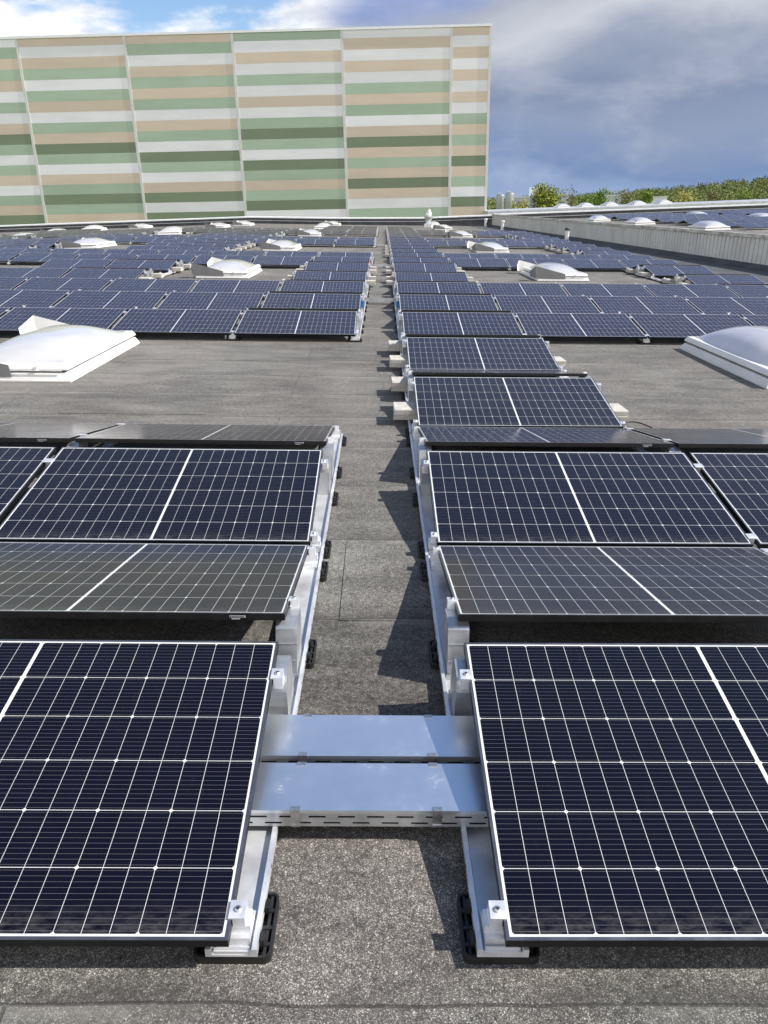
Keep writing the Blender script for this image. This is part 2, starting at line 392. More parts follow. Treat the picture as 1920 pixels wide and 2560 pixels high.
mb = MB(); mb.box(-.032, .032, -.0006, 0, -.019, -.010, 0)
for k in range(9): mb.box(-.030 + k * .0066, -.030 + k * .0066 + .004, -.0011, -.0006, -.0175, -.0115, 1)
mb.box(-.024, .010, -.0006, 0, -.026, -.0225, 0)
STICK = mb.mesh('type_sticker', ['sticker', 'black_frame'])

P_ = 2.4857
YN = [1.405 + P_ * n + (.72 if n >= 8 else 0) for n in range(24)]
ZL = .114                                    # low edge of the glass above the roof
XL, XR = -.3603, .3423
def shear(y): return .0064 * max(0, y - 4)
def colx(side, c, y):
    """aisle-side edge of column c"""
    return XL + shear(y) * (1 - .2 * min(c, 6)) - c * 1.803 if side < 0 else XR + shear(y) + c * 1.797
PGROUP = 'solar panels on the near flat roof'
def panel(side, n, c, away, label, near=False, xo=None, zf=zr, y0=None, group=PGROUP):
    if y0 is None: y0 = YN[n] if not away else YN[n] + P_ - .035
    yc = y0 + (hd * CT if not away else -hd * CT)
    xa = colx(side, c, yc) if xo is None else xo
    xc = xa + side * hw
    zc_ = zf(xc, yc) + ZL + hd * ST
    rx = TA if not away else -TA
    ry = -math.atan2(zf(xc + .8, yc) - zf(xc - .8, yc), 1.6)
    t = thing('solar_panel', label, 'solar panel', (xc, yc, zc_), group, (rx + random.gauss(0, .0016), ry + random.gauss(0, .0008), 0))
    obj('frame', FRAME, t); obj('glass', GLASS, t)
    if near: obj('type_sticker', STICK, t, (.69, -hd - .0002, 0))
    return t

LF, LA, RF, RA = {}, {}, {}, {}
full_l = {0: 1, 1: 2, 4: 4, 5: 4, 6: 5, 9: 7, 10: 8, 14: 10, 15: 11, 19: 12, 20: 12}
for n, k in full_l.items(): LF[n] = list(range(k))
for n in (7, 8): LF[n] = [0, 3, 4]
for n in (11, 12, 13): LF[n] = [3, 4, 7, 8]
for n in (16, 17, 18): LF[n] = [3, 4, 7, 8, 11]
for n in (21, 22, 23): LF[n] = [0, 1, 11, 12]
LF[13] = [3, 4, 7]
for n in range(24):
    if n in (0, 1): RF[n] = [0, 1][:n + 1]
    elif n in (2, 3): RF[n] = [0]
    elif n in (7, 8, 11, 12, 13, 16, 17, 18): RF[n] = [0, 4]
    elif n >= 21: RF[n] = [0]
    else: RF[n] = [0, 1, 2, 3, 4] if n > 5 else [0, 1, 2, 3]
for n in LF:
    if n < 2: LA[n] = LF[n]
    elif n in (4, 5, 6): LA[n] = [0]
    elif n in (7, 8): LA[n] = [0, 3]
    elif n in (11, 12, 13): LA[n] = [3, 7]
    elif n in (16, 17, 18): LA[n] = [3]
for n in RF:
    if n < 2: RA[n] = RF[n]
    elif n in (6, 7, 8, 11, 12, 13): RA[n] = [0, 4]
    elif n in (16, 17, 18): RA[n] = [4]
    elif n < 16: RA[n] = [0]
COLW = ['beside the aisle'] + [ORD[k] + ' from the aisle' for k in range(1, 14)]
def add_panels(side, F, away):
    rows = sorted(F)
    for r, n in enumerate(rows):
        for ci, c in enumerate(F[n]):
            s = ('left' if side < 0 else 'right') + ' of aisle'
            face = 'rear-sloping' if away else 'camera-facing'
            rowt = 'front row' if r == 0 else ORD[r] + ' row back'
            colw = COLW[ci] if ci or c == 0 else 'first beyond the skylight gap'
            lab = f'{face} solar panel {s}, {rowt}, {colw}'
            if c == 0 and n == 0: lab = ('large black solar panel nearest the camera, ' if not away else 'nearest grey-looking solar panel sloping away, ') + s
            if c == 0 and n in (2, 3) and side > 0 and not away: lab = ['nearer', 'farther'][n - 2] + ' of two single solar panels standing between concrete slab stacks, right of aisle'
            panel(side, n, c, away, lab, near=(away and n < 2))
add_panels(-1, LF, False); add_panels(-1, LA, True); add_panels(1, RF, False); add_panels(1, RA, True)

# ------------------------------------------------------------------ mounting rails with posts, clamps, rubber pads
def under(v): return ZL - PT * CT + v * ST   # underside of a panel above the roof at distance v from its low edge
def rail_mesh(length, slots=True):
    mb = MB()
    pr = [(-.067, .028), (-.067, .054), (-.053, .054), (-.048, .034), (.048, .034), (.053, .054), (.067, .054), (.067, .028)]
    mb.prism([(x, 0, z) for x, z in pr], [(x, length, z) for x, z in pr], 0)
    y = .12
    while y < length - .1:
        for s in (-1, 1): mb.box(s * .0675 - .0004, s * .0675 + .0004, y, y + .012, .040, .048, 1)
        y += .155
    return fixn(mb.mesh('rail_profile', ['alu', 'dark_slot']))
def slot(mb, y, n=2, L=.05):
    for k in range(n): mb.box(.018 + k * .02, .0225 + k * .02, y, y + L, .0342, .0348, 1)
def sprism(mb, pts, x0, x1, mi=0): mb.prism([(x0, y, z) for y, z in pts], [(x1, y, z) for y, z in pts], mi)
# low post: d = 0 at the low edge of the panel, + towards its ridge
def low_post():
    mb = MB(); u = under(.078)
    base = [(.030, .0345), (.030, .052), (.034, .052), (.0355, .043), (.043, .043), (.0435, .067), (.041, .070), (.058, .070), (.059, u - .0045), (.106, u + .003), (.106, .062), (.130, .058), (.132, .0345)]
    sprism(mb, base, -.046, .046)
    mb.box(-.05, .05, .024, .0295, .0345, .044)
    mb.box(-.046, .046, .1325, .145, .0345, .050)
    me = fixn(mb.mesh('low_post', ['alu'])); return me
def high_post():
    mb = MB(); u = under(PD)
    pts = [(-.052, .0345), (-.036, .105), (-.020, .175), (-.006, .238), (.004, .248), (.055, under(PD - .055) - .003), (.165, under(PD - .165) - .003), (.172, .2), (.150, .12), (.142, .0345)]
    sprism(mb, pts, -.043, .043)
    mb.box(-.047, .047, -.058, -.0525, .0345, .056)
    for q in (-.0515, -.0355, -.0195):
        z = .0345 + (q + .052) * 4.4
        mb.box(-.0435, .0435, q - .0025, q + .001, z - .002, z + .002)
    me = fixn(mb.mesh('high_post', ['alu_dull'])); return me
LOWP, HIGHP = low_post(), high_post()
# end clamp on the panel edge, edge at x = 0, panel on +x; z = 0 at the glass
def clamp_mesh(both=False):
    mb = MB()
    x0, x1 = (-.034, .008) if not both else (-.028, .028)
    mb.box(x0, x1, -.025, .025, .0006, .006)
    if not both:
        mb.box(x0, -.002, -.025, .025, -.046, .0006)
    else:
        mb.box(-.012, .012, -.02, .02, -.04, .0006)
    return fixn(mb.mesh('end_clamp', ['alu']))
CLAMP, MIDC = clamp_mesh(), clamp_mesh(True)
mb = MB(); mb.lathe([(.009, 0), (.009, .004), (.006, .0065)], seg=12, mi=0); mb.lathe([(.0038, .0066), (.0036, .007)], seg=6, mi=1); BOLT = mb.mesh('bolt', ['steel', 'dark_slot'])
def pad_mesh():
    mb = MB()
    def rr(hx, hy, r, z, k=5):
        out = []
        for cx, cy, a0 in ((hx - r, hy - r, 0), (-hx + r, hy - r, 90), (-hx + r, -hy + r, 180), (hx - r, -hy + r, 270)):
            for i in range(k + 1):
                a = R(a0 + 90 * i / k); out.append((cx + r * math.cos(a), cy + r * math.sin(a), z))
        return out
    hx, hy = .101, .102
    o = [rr(hx, hy, .02, 0), rr(hx, hy, .02, .025), rr(hx - .007, hy - .007, .014, .025), rr(hx - .007, hy - .007, .014, 0)]
    mb.rings(o, 0, False, False)
    for q in (-.062, -.012, .042): mb.box(-hx + .008, hx - .008, q - .005, q + .005, .004, .0255)
    for s in (-1, 1):
        mb.box(s * .082 - .004, s * .082 + .004, -hy + .008, hy - .008, .004, .021)
        for q in (-.055, .045): mb.box(min(s * .0690, s * .080), max(s * .0690, s * .080), q - .016, q + .016, .0275, .048)
    return fixn(mb.mesh('rubber_pad', ['rubber']))
PAD = pad_mesh()
def tape_mesh(name, m_, y0, y1, z0, z1):
    mb = MB(); mb.box(-.047, .047, y0, y1, z0, z1); return mb.mesh(name, [m_])
TAPEB, TAPER = tape_mesh('blue_tape', 'blue_tape', -.181, -.143, .075, .205), tape_mesh('red_tape', 'red_tape', -.181, -.143, .075, .205)

def aisle_rail(side, ns, label, ends=0, tape=None, inner=None):
    """one rail under the aisle edge of column 0 (or the far edge of a single column), for row pairs ns"""
    ya, yb = YN[ns[0]] + .022, YN[ns[-1]] + P_ - .035 - .022
    c = 0 if inner is None else inner
    xa, xb = colx(side, c, ya), colx(side, c, yb)
    if inner is not None: xa += side * -.03; xb += side * -.03
    za, zb = zr(xa, ya), zr(xb, yb)
    L = math.hypot(yb - ya, xb - xa)
    t = thing('mounting_rail', label, 'mounting rail', (xa, ya, za), 'aluminium rails under the solar panels',
              (math.atan2(zb - za, L), 0, -math.atan2(xb - xa, yb - ya)))
    detail = ns[0] < 9
    me = rail_mesh(L)
    obj('rail_profile', me, t)
    def at(name, me, y, flip=False, z=0., x=0., rx=0.):
        o = obj(name, me, t, (x, y - ya, z))
        o.rotation_euler = (rx, 0, math.pi if flip else 0)
        return o
    sgn = side if inner is None else -side
    for n in ns:
        lo1, hi1 = YN[n], YN[n] + PD * CT
        lo2 = YN[n] + P_ - .035; hi2 = lo2 - PD * CT
        at('low_post', LOWP, lo1); at('low_post', LOWP, lo2, True)
        at('high_post', HIGHP, hi1, True); at('high_post', HIGHP, hi2)
        if tape and n in tape:
            at('tape_mark', TAPEB if tape[n] == 'b' else TAPER, hi1)
        for (yy, v, rx) in ((lo1 + .078 * CT, .078, TA), (lo1 + .955 * CT, .955, TA), (lo2 - .078 * CT, .078, -TA), (lo2 - .955 * CT, .955, -TA)):
            k = at('end_clamp', CLAMP, yy, z=ZL + v * ST, rx=rx)
            if sgn < 0: k.scale = (-1, 1, 1)
            if detail: obj('bolt', BOLT, k, (-.014, 0, .0061))
        for yy in (lo1 + .125, hi1 - .17, hi2 + .17, lo2 - .125): at('rubber_pad', PAD, yy)
    return t
aisle_rail(-1, [0, 1], 'front aluminium mounting rail along the left side of the aisle')
aisle_rail(-1, [4, 5, 6], 'aluminium mounting rail left of aisle beyond the first open roof strip, with blue tape', tape={5: 'b'})
aisle_rail(-1, [7, 8, 9, 10], 'aluminium mounting rail left of aisle with a red tape mark', tape={9: 'r'})
aisle_rail(-1, [14, 15], 'short far aluminium mounting rail left of aisle, before the second open strip')
aisle_rail(-1, [19, 20, 21, 22, 23], 'farthest aluminium mounting rail left of aisle, ending near the dark parapet')
aisle_rail(1, [0, 1], 'front aluminium mounting rail along the right side of the aisle')
aisle_rail(1, [2, 3], 'aluminium mounting rail right of aisle carrying the concrete slab stacks')
aisle_rail(1, [4, 5, 6], 'aluminium mounting rail right of aisle behind the slab stacks, with blue tape', tape={5: 'b'})
aisle_rail(1, [7, 8, 9, 10], 'aluminium mounting rail right of aisle, fourth from the front')
aisle_rail(1, [11, 12, 13], 'aluminium mounting rail right of aisle, fifth from the front')
aisle_rail(1, [14, 15, 16, 17, 18], 'aluminium mounting rail right of aisle, sixth from the front')
aisle_rail(1, [19, 20, 21, 22, 23], 'farthest aluminium mounting rail right of aisle, ending near the dark parapet')
aisle_rail(1, [2, 3], 'aluminium mounting rail at the outer ends of the two single panels', inner=1)
aisle_rail(1, [7, 8], 'aluminium rail at outer end of single panels beside the right hooded skylight', inner=1)
aisle_rail(-1, [7, 8], 'aluminium rail at outer end of single panels beside the left hooded skylight', inner=1)
aisle_rail(1, [7, 8], 'aluminium rail at the open triangular panel ends near the corrugated wall', inner=4)
aisle_rail(1, [11, 12, 13], 'farther aluminium rail at the open triangular panel ends near the corrugated wall', inner=4)
aisle_rail(1, [16, 17, 18], 'most distant aluminium rail at triangular panel ends near the corrugated wall', inner=4)
aisle_rail(-1, [7, 8], 'aluminium rail at open panel ends behind the near left hooded skylight', inner=3)
aisle_rail(-1, [11, 12, 13], 'aluminium rail at open panel ends beyond two full rows, left roof', inner=3)
aisle_rail(-1, [16, 17, 18], 'distant aluminium rail at open panel ends beside a small hooded skylight', inner=3)
aisle_rail(-1, [11, 12, 13], 'aluminium rail at open panel ends beside the blue-reflecting dome skylight', inner=7)
aisle_rail(-1, [16, 17, 18], 'distant aluminium rail at open panel ends past the blue-reflecting dome', inner=7)
aisle_rail(-1, [16, 17, 18], 'distant aluminium rail at panel ends by the far left roof edge', inner=11)

# rails hidden between columns: only the feet and mid clamps show
def seam_rail(side, ns, c, label):
    ya, yb = YN[ns[0]] + .022, YN[ns[-1]] + P_ - .035 - .022
    off = side * -.018
    xa, xb = colx(side, c, ya) + off, colx(side, c, yb) + off
    za, zb = zr(xa, ya), zr(xb, yb)
    L = math.hypot(yb - ya, xb - xa)
    t = thing('mounting_rail', label, 'mounting rail', (xa, ya, za), 'aluminium rails under the solar panels',
              (math.atan2(zb - za, L), 0, -math.atan2(xb - xa, yb - ya)))
    obj('rail_profile', rail_mesh(L), t).scale = (.45, 1, 1)
    for i, n in enumerate(ns):
        lo1, hi1 = YN[n], YN[n] + PD * CT; lo2 = YN[n] + P_ - .035; hi2 = lo2 - PD * CT
        for (yy, me, fl) in ((lo1, LOWP, False), (lo2, LOWP, True), (hi1, HIGHP, True), (hi2, HIGHP, False)):
            if i > 0 and me is HIGHP and n > 4: continue
            o = obj('low_post' if me is LOWP else 'high_post', me, t, (0, yy - ya, 0)); o.rotation_euler = (0, 0, math.pi if fl else 0)
        for (yy, v, rx) in ((lo1 + .078 * CT, .078, TA), (lo1 + .93 * CT, .93, TA), (lo2 - .078 * CT, .078, -TA), (lo2 - .93 * CT, .93, -TA)):
            k = obj('mid_clamp', MIDC, t, (0, yy - ya, ZL + v * ST)); k.rotation_euler = (rx, 0, 0)
    for yy in (.10,): obj('rubber_pad', PAD, t, (0, yy, 0))
BLK = [('two front rows', [0, 1]), ('rows after the first open strip', [4, 5, 6]), ('two rows behind hooded skylights', [9, 10]), ('fourth panel block', [14, 15]), ('farthest panel block', [19, 20])]
for bi, (bt, ns) in enumerate(BLK):
    for side, F in ((-1, LF), (1, RF)):
        top = max(F[ns[-1]])
        for c in range(1, min(top, 7) + 1):
            seam_rail(side, ns, c, f'rail under {ORD[c - 1]} panel joint {"left" if side < 0 else "right"} of aisle, {bt}')

# ------------------------------------------------------------------ concrete ballast slabs on the rails
mb = MB()
sl = [(-.2, -.15), (.2, -.15), (.2, .15), (-.2, .15)]
mb.rings([[(x, y, .0) for x, y in sl], [(x, y, .042) for x, y in sl], [(x * .98, y * .975, .047) for x, y in sl]])
SLAB = fixn(mb.mesh('slab', ['concrete']))
def slabs(x, y, text, rz=0.):
    for k in (0, 1):
        o = obj('concrete_slab', SLAB, None, (x, y, zr(x, y) + .0555 + k * .0475))
        o.rotation_euler = (R(.35), 0, rz + R((-1.6, 1.2)[k])); tag(o, ('lower' if k == 0 else 'upper') + ' ballast slab ' + text, 'concrete slab', 'concrete ballast slabs')
for side_x, tx in ((.362, 'at the aisle end'), (2.09, 'at the outer end')):
    for y, ty in ((6.93, 'under front of nearer single panel'), (8.10, 'under rear of nearer single panel'), (9.41, 'under front of farther single panel'), (10.52, 'under rear of farther single panel')):
        slabs(side_x, y, f'{tx} {ty}')
for y, ty in ((YN[7] + .62, 'nearest'), (YN[7] + 1.75, 'second'), (YN[8] + .6, 'third'), (YN[8] + 1.75, 'fourth')):
    slabs(colx(-1, 0, y) + .02, y, f'left of aisle beside the red tape, {ty}')
    slabs(colx(1, 0, y) - .02, y, f'right of aisle opposite the red tape, {ty}')
    slabs(colx(1, 1, y) + .02, y, f'by the right hooded skylight, {ty}')
    slabs(colx(-1, 1, y) - .02, y, f'by the left hooded skylight, {ty}')
    slabs(colx(-1, 3, y) + .04, y, f'at open panel ends on the left, {ty}')
    slabs(colx(1, 4, y) - .04, y, f'at open panel ends on the right, {ty}')
for n in (11, 12, 13):
    for d, ty in ((.62, 'front'), (1.75, 'rear')):
        y = YN[n] + d
        slabs(colx(1, 0, y) - .02, y, f'far along the aisle on the right, {ORD[n - 11]} pair, {ty}')
        slabs(colx(-1, 3, y) + .04, y, f'at farther left panel ends, {ORD[n - 11]} pair, {ty}')
        slabs(colx(1, 4, y) - .04, y, f'at farther right panel ends, {ORD[n - 11]} pair, {ty}')

def tube(pts, r, seg=6):
    mb = MB(); rs = []
    for i, p in enumerate(pts):
        a, c = Vector(pts[max(0, i - 1)]), Vector(pts[min(len(pts) - 1, i + 1)]); d = (c - a).normalized()
        u = d.cross(Vector((0, 0, 1))); u = u.normalized() if u.length > .01 else Vector((1, 0, 0)); w_ = d.cross(u)
        rs.append([tuple(Vector(p) + (u * math.cos(6.2832 * k / seg) + w_ * math.sin(6.2832 * k / seg)) * r) for k in range(seg)])
    mb.rings(rs); return mb
pts = [(2.12 + .42 * k / 12, 6.62 + .16 * math.sin(k * .26), zr(0, 6) + .012 + .05 * math.sin(k * .2618)) for k in range(13)]
tag(obj('cable', fixn(tube(pts, .006).mesh('cable', ['rubber']))), 'thin black cable looping out from under the panels onto the open roof', 'cable')
# ------------------------------------------------------------------ cable trays across the aisle
def tray(y0, y1, label, zb=.0555, h=.062, lid=True, x0=-.62, x1=.62):
    t = thing('cable_tray', label, 'cable tray', (0, (y0 + y1) / 2, zr(0, y0) + zb), 'cable trays across the aisle')
    w2 = (y1 - y0) / 2
    for s, nm in ((-1, 'slotted_side'), (1, 'slotted_side')):
        mb = MB(); yy = s * w2; th = .0015
        zs = [0, .010, .0165, .034, .0405, h]
        def strip(a, c, z0, z1): mb.box(a, c, yy - th / 2, yy + th / 2, z0, z1)
        strip(x0, x1, zs[0], zs[1]); strip(x0, x1, zs[2], zs[3]); strip(x0, x1, zs[4], zs[5])
        for (z0, z1, off) in ((zs[1], zs[2], .0), (zs[3], zs[4], .045)):
            x = x0
            strip(x0, x0 + .02 + off, z0, z1); x = x0 + .02 + off
            while x < x1 - .1:
                strip(x + .052, x + .09, z0, z1); x += .09
            strip(x, x1, z0, z1)
        obj(nm, mb.mesh('slotted_side', ['alu_dull']), t)
    mb = MB(); mb.box(x0, x1, -w2 + .001, w2 - .001, 0.001, .0025); obj('floor', mb.mesh('tray_floor', ['dark_slot' if lid else 'alu_dull']), t)  # floor of lidded trays coloured dark for the shade inside
    if lid:
        mb = MB(); mb.box(x0, x1, -w2 - .003, w2 + .003, h, h + .0016)
        mb.box(x0, x1, -w2 - .003, -w2 - .0016, h - .010, h); mb.box(x0, x1, w2 + .0016, w2 + .003, h - .010, h)
        obj('lid', mb.mesh('tray_lid', ['lid']), t)
        for px in (-.235, .20):
            for s in (-1, 1):
                mb = MB(); a, c = sorted((s * (w2 + .0035), s * (w2 + .0055))); mb.box(px - .0145, px + .0145, a, c, .004, h + .002)
                a, c = sorted((s * (w2 - .012), s * (w2 + .0055))); mb.box(px - .0145, px + .0145, a, c, h + .002, h + .004)
                a, c = sorted((s * (w2 + .0055), s * (w2 + .008))); mb.box(px - .0145, px + .0145, a, c, .004, .012)
                obj('lid_clip', mb.mesh('lid_clip', ['steel']), t)
    return t
tray(1.852, 2.062, 'nearer of two lidded galvanised cable trays across the aisle')
tray(2.104, 2.322, 'farther of two lidded galvanised cable trays across the aisle, behind the nearer tray')
tray(15.93, 16.06, 'open perforated cable tray across the aisle between blue tape marks', lid=False, x0=-.36, x1=.5)
tray(25.2, 25.36, 'distant open cable tray across the aisle near the red tape', lid=False, x0=-.4, x1=.62)
tray(37.9, 38.05, 'farthest thin cable tray across the aisle', lid=False, x0=-.36, x1=.66)

# ------------------------------------------------------------------ skylights
def rect(hx, hy, z): return [(-hx, -hy, z), (hx, -hy, z), (hx, hy, z), (-hx, hy, z)]
HX, HY = .675, 1.31
mb = MB()
e = [(.0, 0), (.0, .018), (-.008, .021), (-.014, .044), (-.022, .047), (-.028, .069), (-.036, .072), (-.044, .094), (-.070, .100)]
mb.rings([rect(HX + .02 + a, HY + .02 + a, z) for a, z in e]); CURB = fixn(mb.mesh('curb', ['white_pvc']))
mb = MB()
e = [(-.075, .101), (-.020, .124), (-.020, .136), (-.030, .160), (-.036, .163), (-.048, .187), (-.115, .192)]
mb.rings([rect(HX + a, HY + a, z) for a, z in e], 0, True, True, [1, 0, 0, 0, 0, 0]); SFRAME = fixn(mb.mesh('skylight_frame', ['white_pvc', 'shadow_gap']))  # frame underside coloured dark for the shaded gap above the curb
def dome_mesh(h, ex, nx=16, ny=26):
    mb = MB(); a, c = HX - .112, HY - .112
    for j in range(ny + 1):
        for i in range(nx + 1):
            u, v = 2 * i / nx - 1, 2 * j / ny - 1
            z = .1925 + h * (max(0, 1 - abs(u) ** 2.5) ** ex) * (max(0, 1 - abs(v) ** 3.0) ** ex)
            mb.v.append((u * a, v * c, z))
    for j in range(ny):
        for i in range(nx):
            k = j * (nx + 1) + i; mb.f.append((k, k + 1, k + nx + 2, k + nx + 1)); mb.mi.append(0)
    return mb.mesh('dome', ['dome'], True)
DOME, DOMEH = dome_mesh(.185, 1.0), dome_mesh(.265, .72)
def deflector(s):
    mb = MB()
    def plate(a, d, inner_first):
        a = [Vector(p) for p in a]; nrm = (a[1] - a[0]).cross(a[2] - a[0]).normalized() * d
        k = len(mb.f); mb.prism(a, [p + nrm for p in a])
        mb.mi[k] = 1 if inner_first else 0; mb.mi[k + 1] = 0 if inner_first else 1
    y = s * (HY + .005)
    inw = Vector((0, -s, 0))
    P1 = [(-.74, y, .060), (-.76, y, .375), (.03, y, .180), (.05, y, .050)]
    P2 = [(-.743, y, .060), (-.763, y, .375), (-.86, y - s * .30, .235), (-.84, y - s * .30, .09)]
    # first outline is the inner face, the second lies 6 mm further out
    n1 = (Vector(P1[1]) - Vector(P1[0])).cross(Vector(P1[2]) - Vector(P1[0])).normalized()
    plate(P1, .006 if n1.dot(inw) < 0 else -.006, True)
    n2 = (Vector(P2[1]) - Vector(P2[0])).cross(Vector(P2[2]) - Vector(P2[0])).normalized()
    plate(P2, .006 if n2.x < 0 else -.006, True)
    return fixn(mb.mesh('wind_deflector', ['pvc_grey', 'white_pvc']))
DEFL = {1: deflector(1), -1: deflector(-1)}
mb = MB(); mb.box(.30, .33, -HY - .002, -HY + .03, .125, .165); mb.box(-.25, .6, -HY - .006, -HY + .012, .118, .125); LATCH = mb.mesh('latch', ['alu'])
def skylight(x, y, label, hood=True, zf=zr, sc=1.0):
    ry = -math.atan2(zf(x + .6, y) - zf(x - .6, y), 1.2)
    t = thing('skylight', label, 'skylight', (x, y, zf(x, y) + .002), 'white domed roof skylights', (0, ry, 0))
    obj('curb', CURB, t); obj('frame', SFRAME, t); obj('dome', DOME if hood else DOMEH, t)
    if hood:
        obj('wind_deflector', DEFL[1], t); obj('wind_deflector', DEFL[-1], t); obj('latch', LATCH, t)
    return t
SKY = [(-4.07, 9.78, 'near left skylight with wind deflector and dome mirroring blue sky and cloud', True),
       (5.04, 9.75, 'near right white domed skylight without deflectors, casting a dark shadow', False),
       (-4.08, 22.4, 'hooded white skylight left of aisle behind three full panel rows', True),
       (4.97, 22.6, 'hooded white skylight right of aisle behind three full panel rows', True),
       (-4.05, 34.9, 'hooded skylight left of aisle, third away from the camera', True),
       (4.85, 35.2, 'hooded skylight right of aisle, third away from the camera', True),
       (-12.3, 35.0, 'dome skylight reflecting pale blue, beside triangular panel ends on the left', True),
       (-12.5, 50.2, 'bright plain white dome skylight in the far left panel rows', False),
       (-4.07, 50.0, 'hooded skylight left of aisle, fourth away from the camera', True),
       (5.1, 50.6, 'hooded skylight right of aisle, fourth away from the camera', True),
       (-22.0, 51.0, 'wide white hooded skylight at the left picture edge', True),
       (-24.6, 63.0, 'small hooded skylight by the left stretch of parapet', True),
       (-24.0, 69.5, 'low dome skylight by the left stretch of parapet', False),
       (-21.0, 75.0 - 2.0, 'small hooded skylight against the bend of the dark parapet', True),
       (-12.3, 63.5, 'hooded skylight on the open roof, left, before the parapet', True),
       (-11.3, 69.6, 'hooded skylight on the open roof, nearest the parapet, left', True),
       (-4.15, 63.5, 'plain dome skylight behind grey panels left of aisle', False),
       (-4.0, 73.4, 'hooded skylight left of aisle closest to the parapet', True),
       (5.2, 65.2, 'hooded skylight with lilac dome in front of the roof fan', True),
       (4.9, 72.2, 'plain white dome skylight right behind the metal roof fan', False)]
for x, y, l, h in SKY: skylight(x, y, l, h)
for x, y, l in ((17.5, 65.2, 'white dome skylight on the roof beyond the wall, farthest along it'), (17.7, 55.4, 'white dome skylight on the roof beyond the wall, middle of three along it'), (17.9, 44.2, 'white dome skylight on the roof beyond the wall, nearest of three along it'),
                (25.8, 66.5, 'white dome skylight on the roof beyond the wall, behind the row along it'), (25.9, 55.5, 'white dome skylight on the roof beyond the wall, at the right picture edge')):
    skylight(x, y, l, False, z2)

# panels of the roof beyond the wall
G2 = 'solar panels on the roof beyond the wall'
for k in range(14):
    y0 = 39.4 + P_ * k
    rown = ORD[k]
    cols = [18.9 + 1.79 * c for c in range(4)] + [27.3 + 1.79 * c for c in range(4)]
    for ci, x in enumerate(cols):
        if x > .475 * y0 - .3: continue
        if 1 <= k <= 3 and ci > 1 or k == 0 and ci > 0: continue
        where = 'outer' if ci > 3 else 'inner'
        panel(1, 0, 0, False, f'front slope solar panel beyond the wall, {rown} row, {where} block, {ORD[ci % 4]} along', xo=x, zf=z2, y0=y0, group=G2)
        if ci in (0, 4) and k % 2 == 0 and k < 12: panel(1, 0, 0, True, f'rear slope solar panel beyond the wall, {rown} row, {where} block end', xo=x, zf=z2, y0=y0 + P_ - .035, group=G2)

# ------------------------------------------------------------------ roof edge: parapets, corrugated wall, fan, pipes
def ribbon(name, pts, prof, mats, mis, parent):
    """sweep a (dy, dz) profile along points (x, y, z)"""
    mb = MB()
    for i in range(len(pts) - 1):
        for k in range(len(prof)):
            a, c = prof[k], prof[(k + 1) % len(prof)]
            p, q = pts[i], pts[i + 1]
            mb.poly([(p[0], p[1] + a[0], p[2] + a[1]), (q[0], q[1] + a[0], q[2] + a[1]), (q[0], q[1] + c[0], q[2] + c[1]), (p[0], p[1] + c[0], p[2] + c[1])], mis[k] if mis else 0)
    for i in (0, -1): mb.poly([(pts[i][0], pts[i][1] + a, pts[i][2] + c) for a, c in prof])
    return obj(name, fixn(mb.mesh(name, mats)), parent)
px = [-46, -40, -34, -28, -24, -20, -17, -14.5, -11.8, -8, -4, 0, 4, 8, 10.62]
def pz(x): return zr(x, 76) - (.05 if x < 0 else 0) + max(0, x - 3) * .045
pts = [(x, 76, pz(x)) for x in px]
t = thing('parapet_wall', 'long dark roof-edge parapet with white coping in front of the striped building', 'parapet', (0, 76, -1.4))
t.location = (0, 0, 0)
ribbon('wall', pts, [(0, -.4), (0, .54), (.5, .54), (.5, -.4)], ['upstand'], None, t)
ribbon('ledge', pts, [(-.035, .30), (-.035, .335), (-.002, .345), (-.002, .30)], ['flash_silver'], None, t)
ribbon('coping', pts, [(-.05, .545), (-.05, .64), (.1, .68), (.55, .66), (.55, .545)], ['coping_white'], None, t)
# second roof parapet
pts = [(x, 77 + (x - 10.9) * .02, .031 * x + (-.60 + (x - 10.6) * .0165)) for x in (10.9, 14, 18, 24, 30, 37, 45)]
t = thing('parapet_wall', 'dark parapet with white coping closing the roof beyond the corrugated wall', 'parapet')
ribbon('wall', pts, [(0, -1.6), (0, -.13), (.5, -.13), (.5, -1.6)], ['upstand'], None, t)
ribbon('ledge', pts, [(-.035, -.42), (-.035, -.385), (-.002, -.375), (-.002, -.42)], ['flash_silver'], None, t)
ribbon('coping', pts, [(-.05, -.125), (-.05, -.03), (.1, .0), (.55, -.02), (.55, -.125)], ['coping_white'], None, t)
# grey roof behind with five domes
pts3 = [(x, 86 + (x - 12) * .02, .031 * x + (-.42 + (x - 12) * .018)) for x in (11.5, 16, 24, 34, 48)]
t = thing('roof_deck', 'pale grey flat roof edge with domes behind the second parapet', 'roof deck')
ribbon('deck', pts3, [(0, -1.2), (0, -.02), (.08, .03), (14, .1), (14, -1.2)], ['flash_silver'], None, t)
for i, (az, s) in enumerate(((12.55, 1), (14.1, 1), (15.65, 1), (17.4, .9), (19.0, .9))):
    d = 92.; x = d * math.tan(R(az)); zf3 = lambda xx, yy: .031 * xx + (-.42 + (xx - 12) * .018) + .04
    skylight(x, d, f'far dome skylight on the grey roof before the trees, {ORD[i]} from the silos', False, zf3)

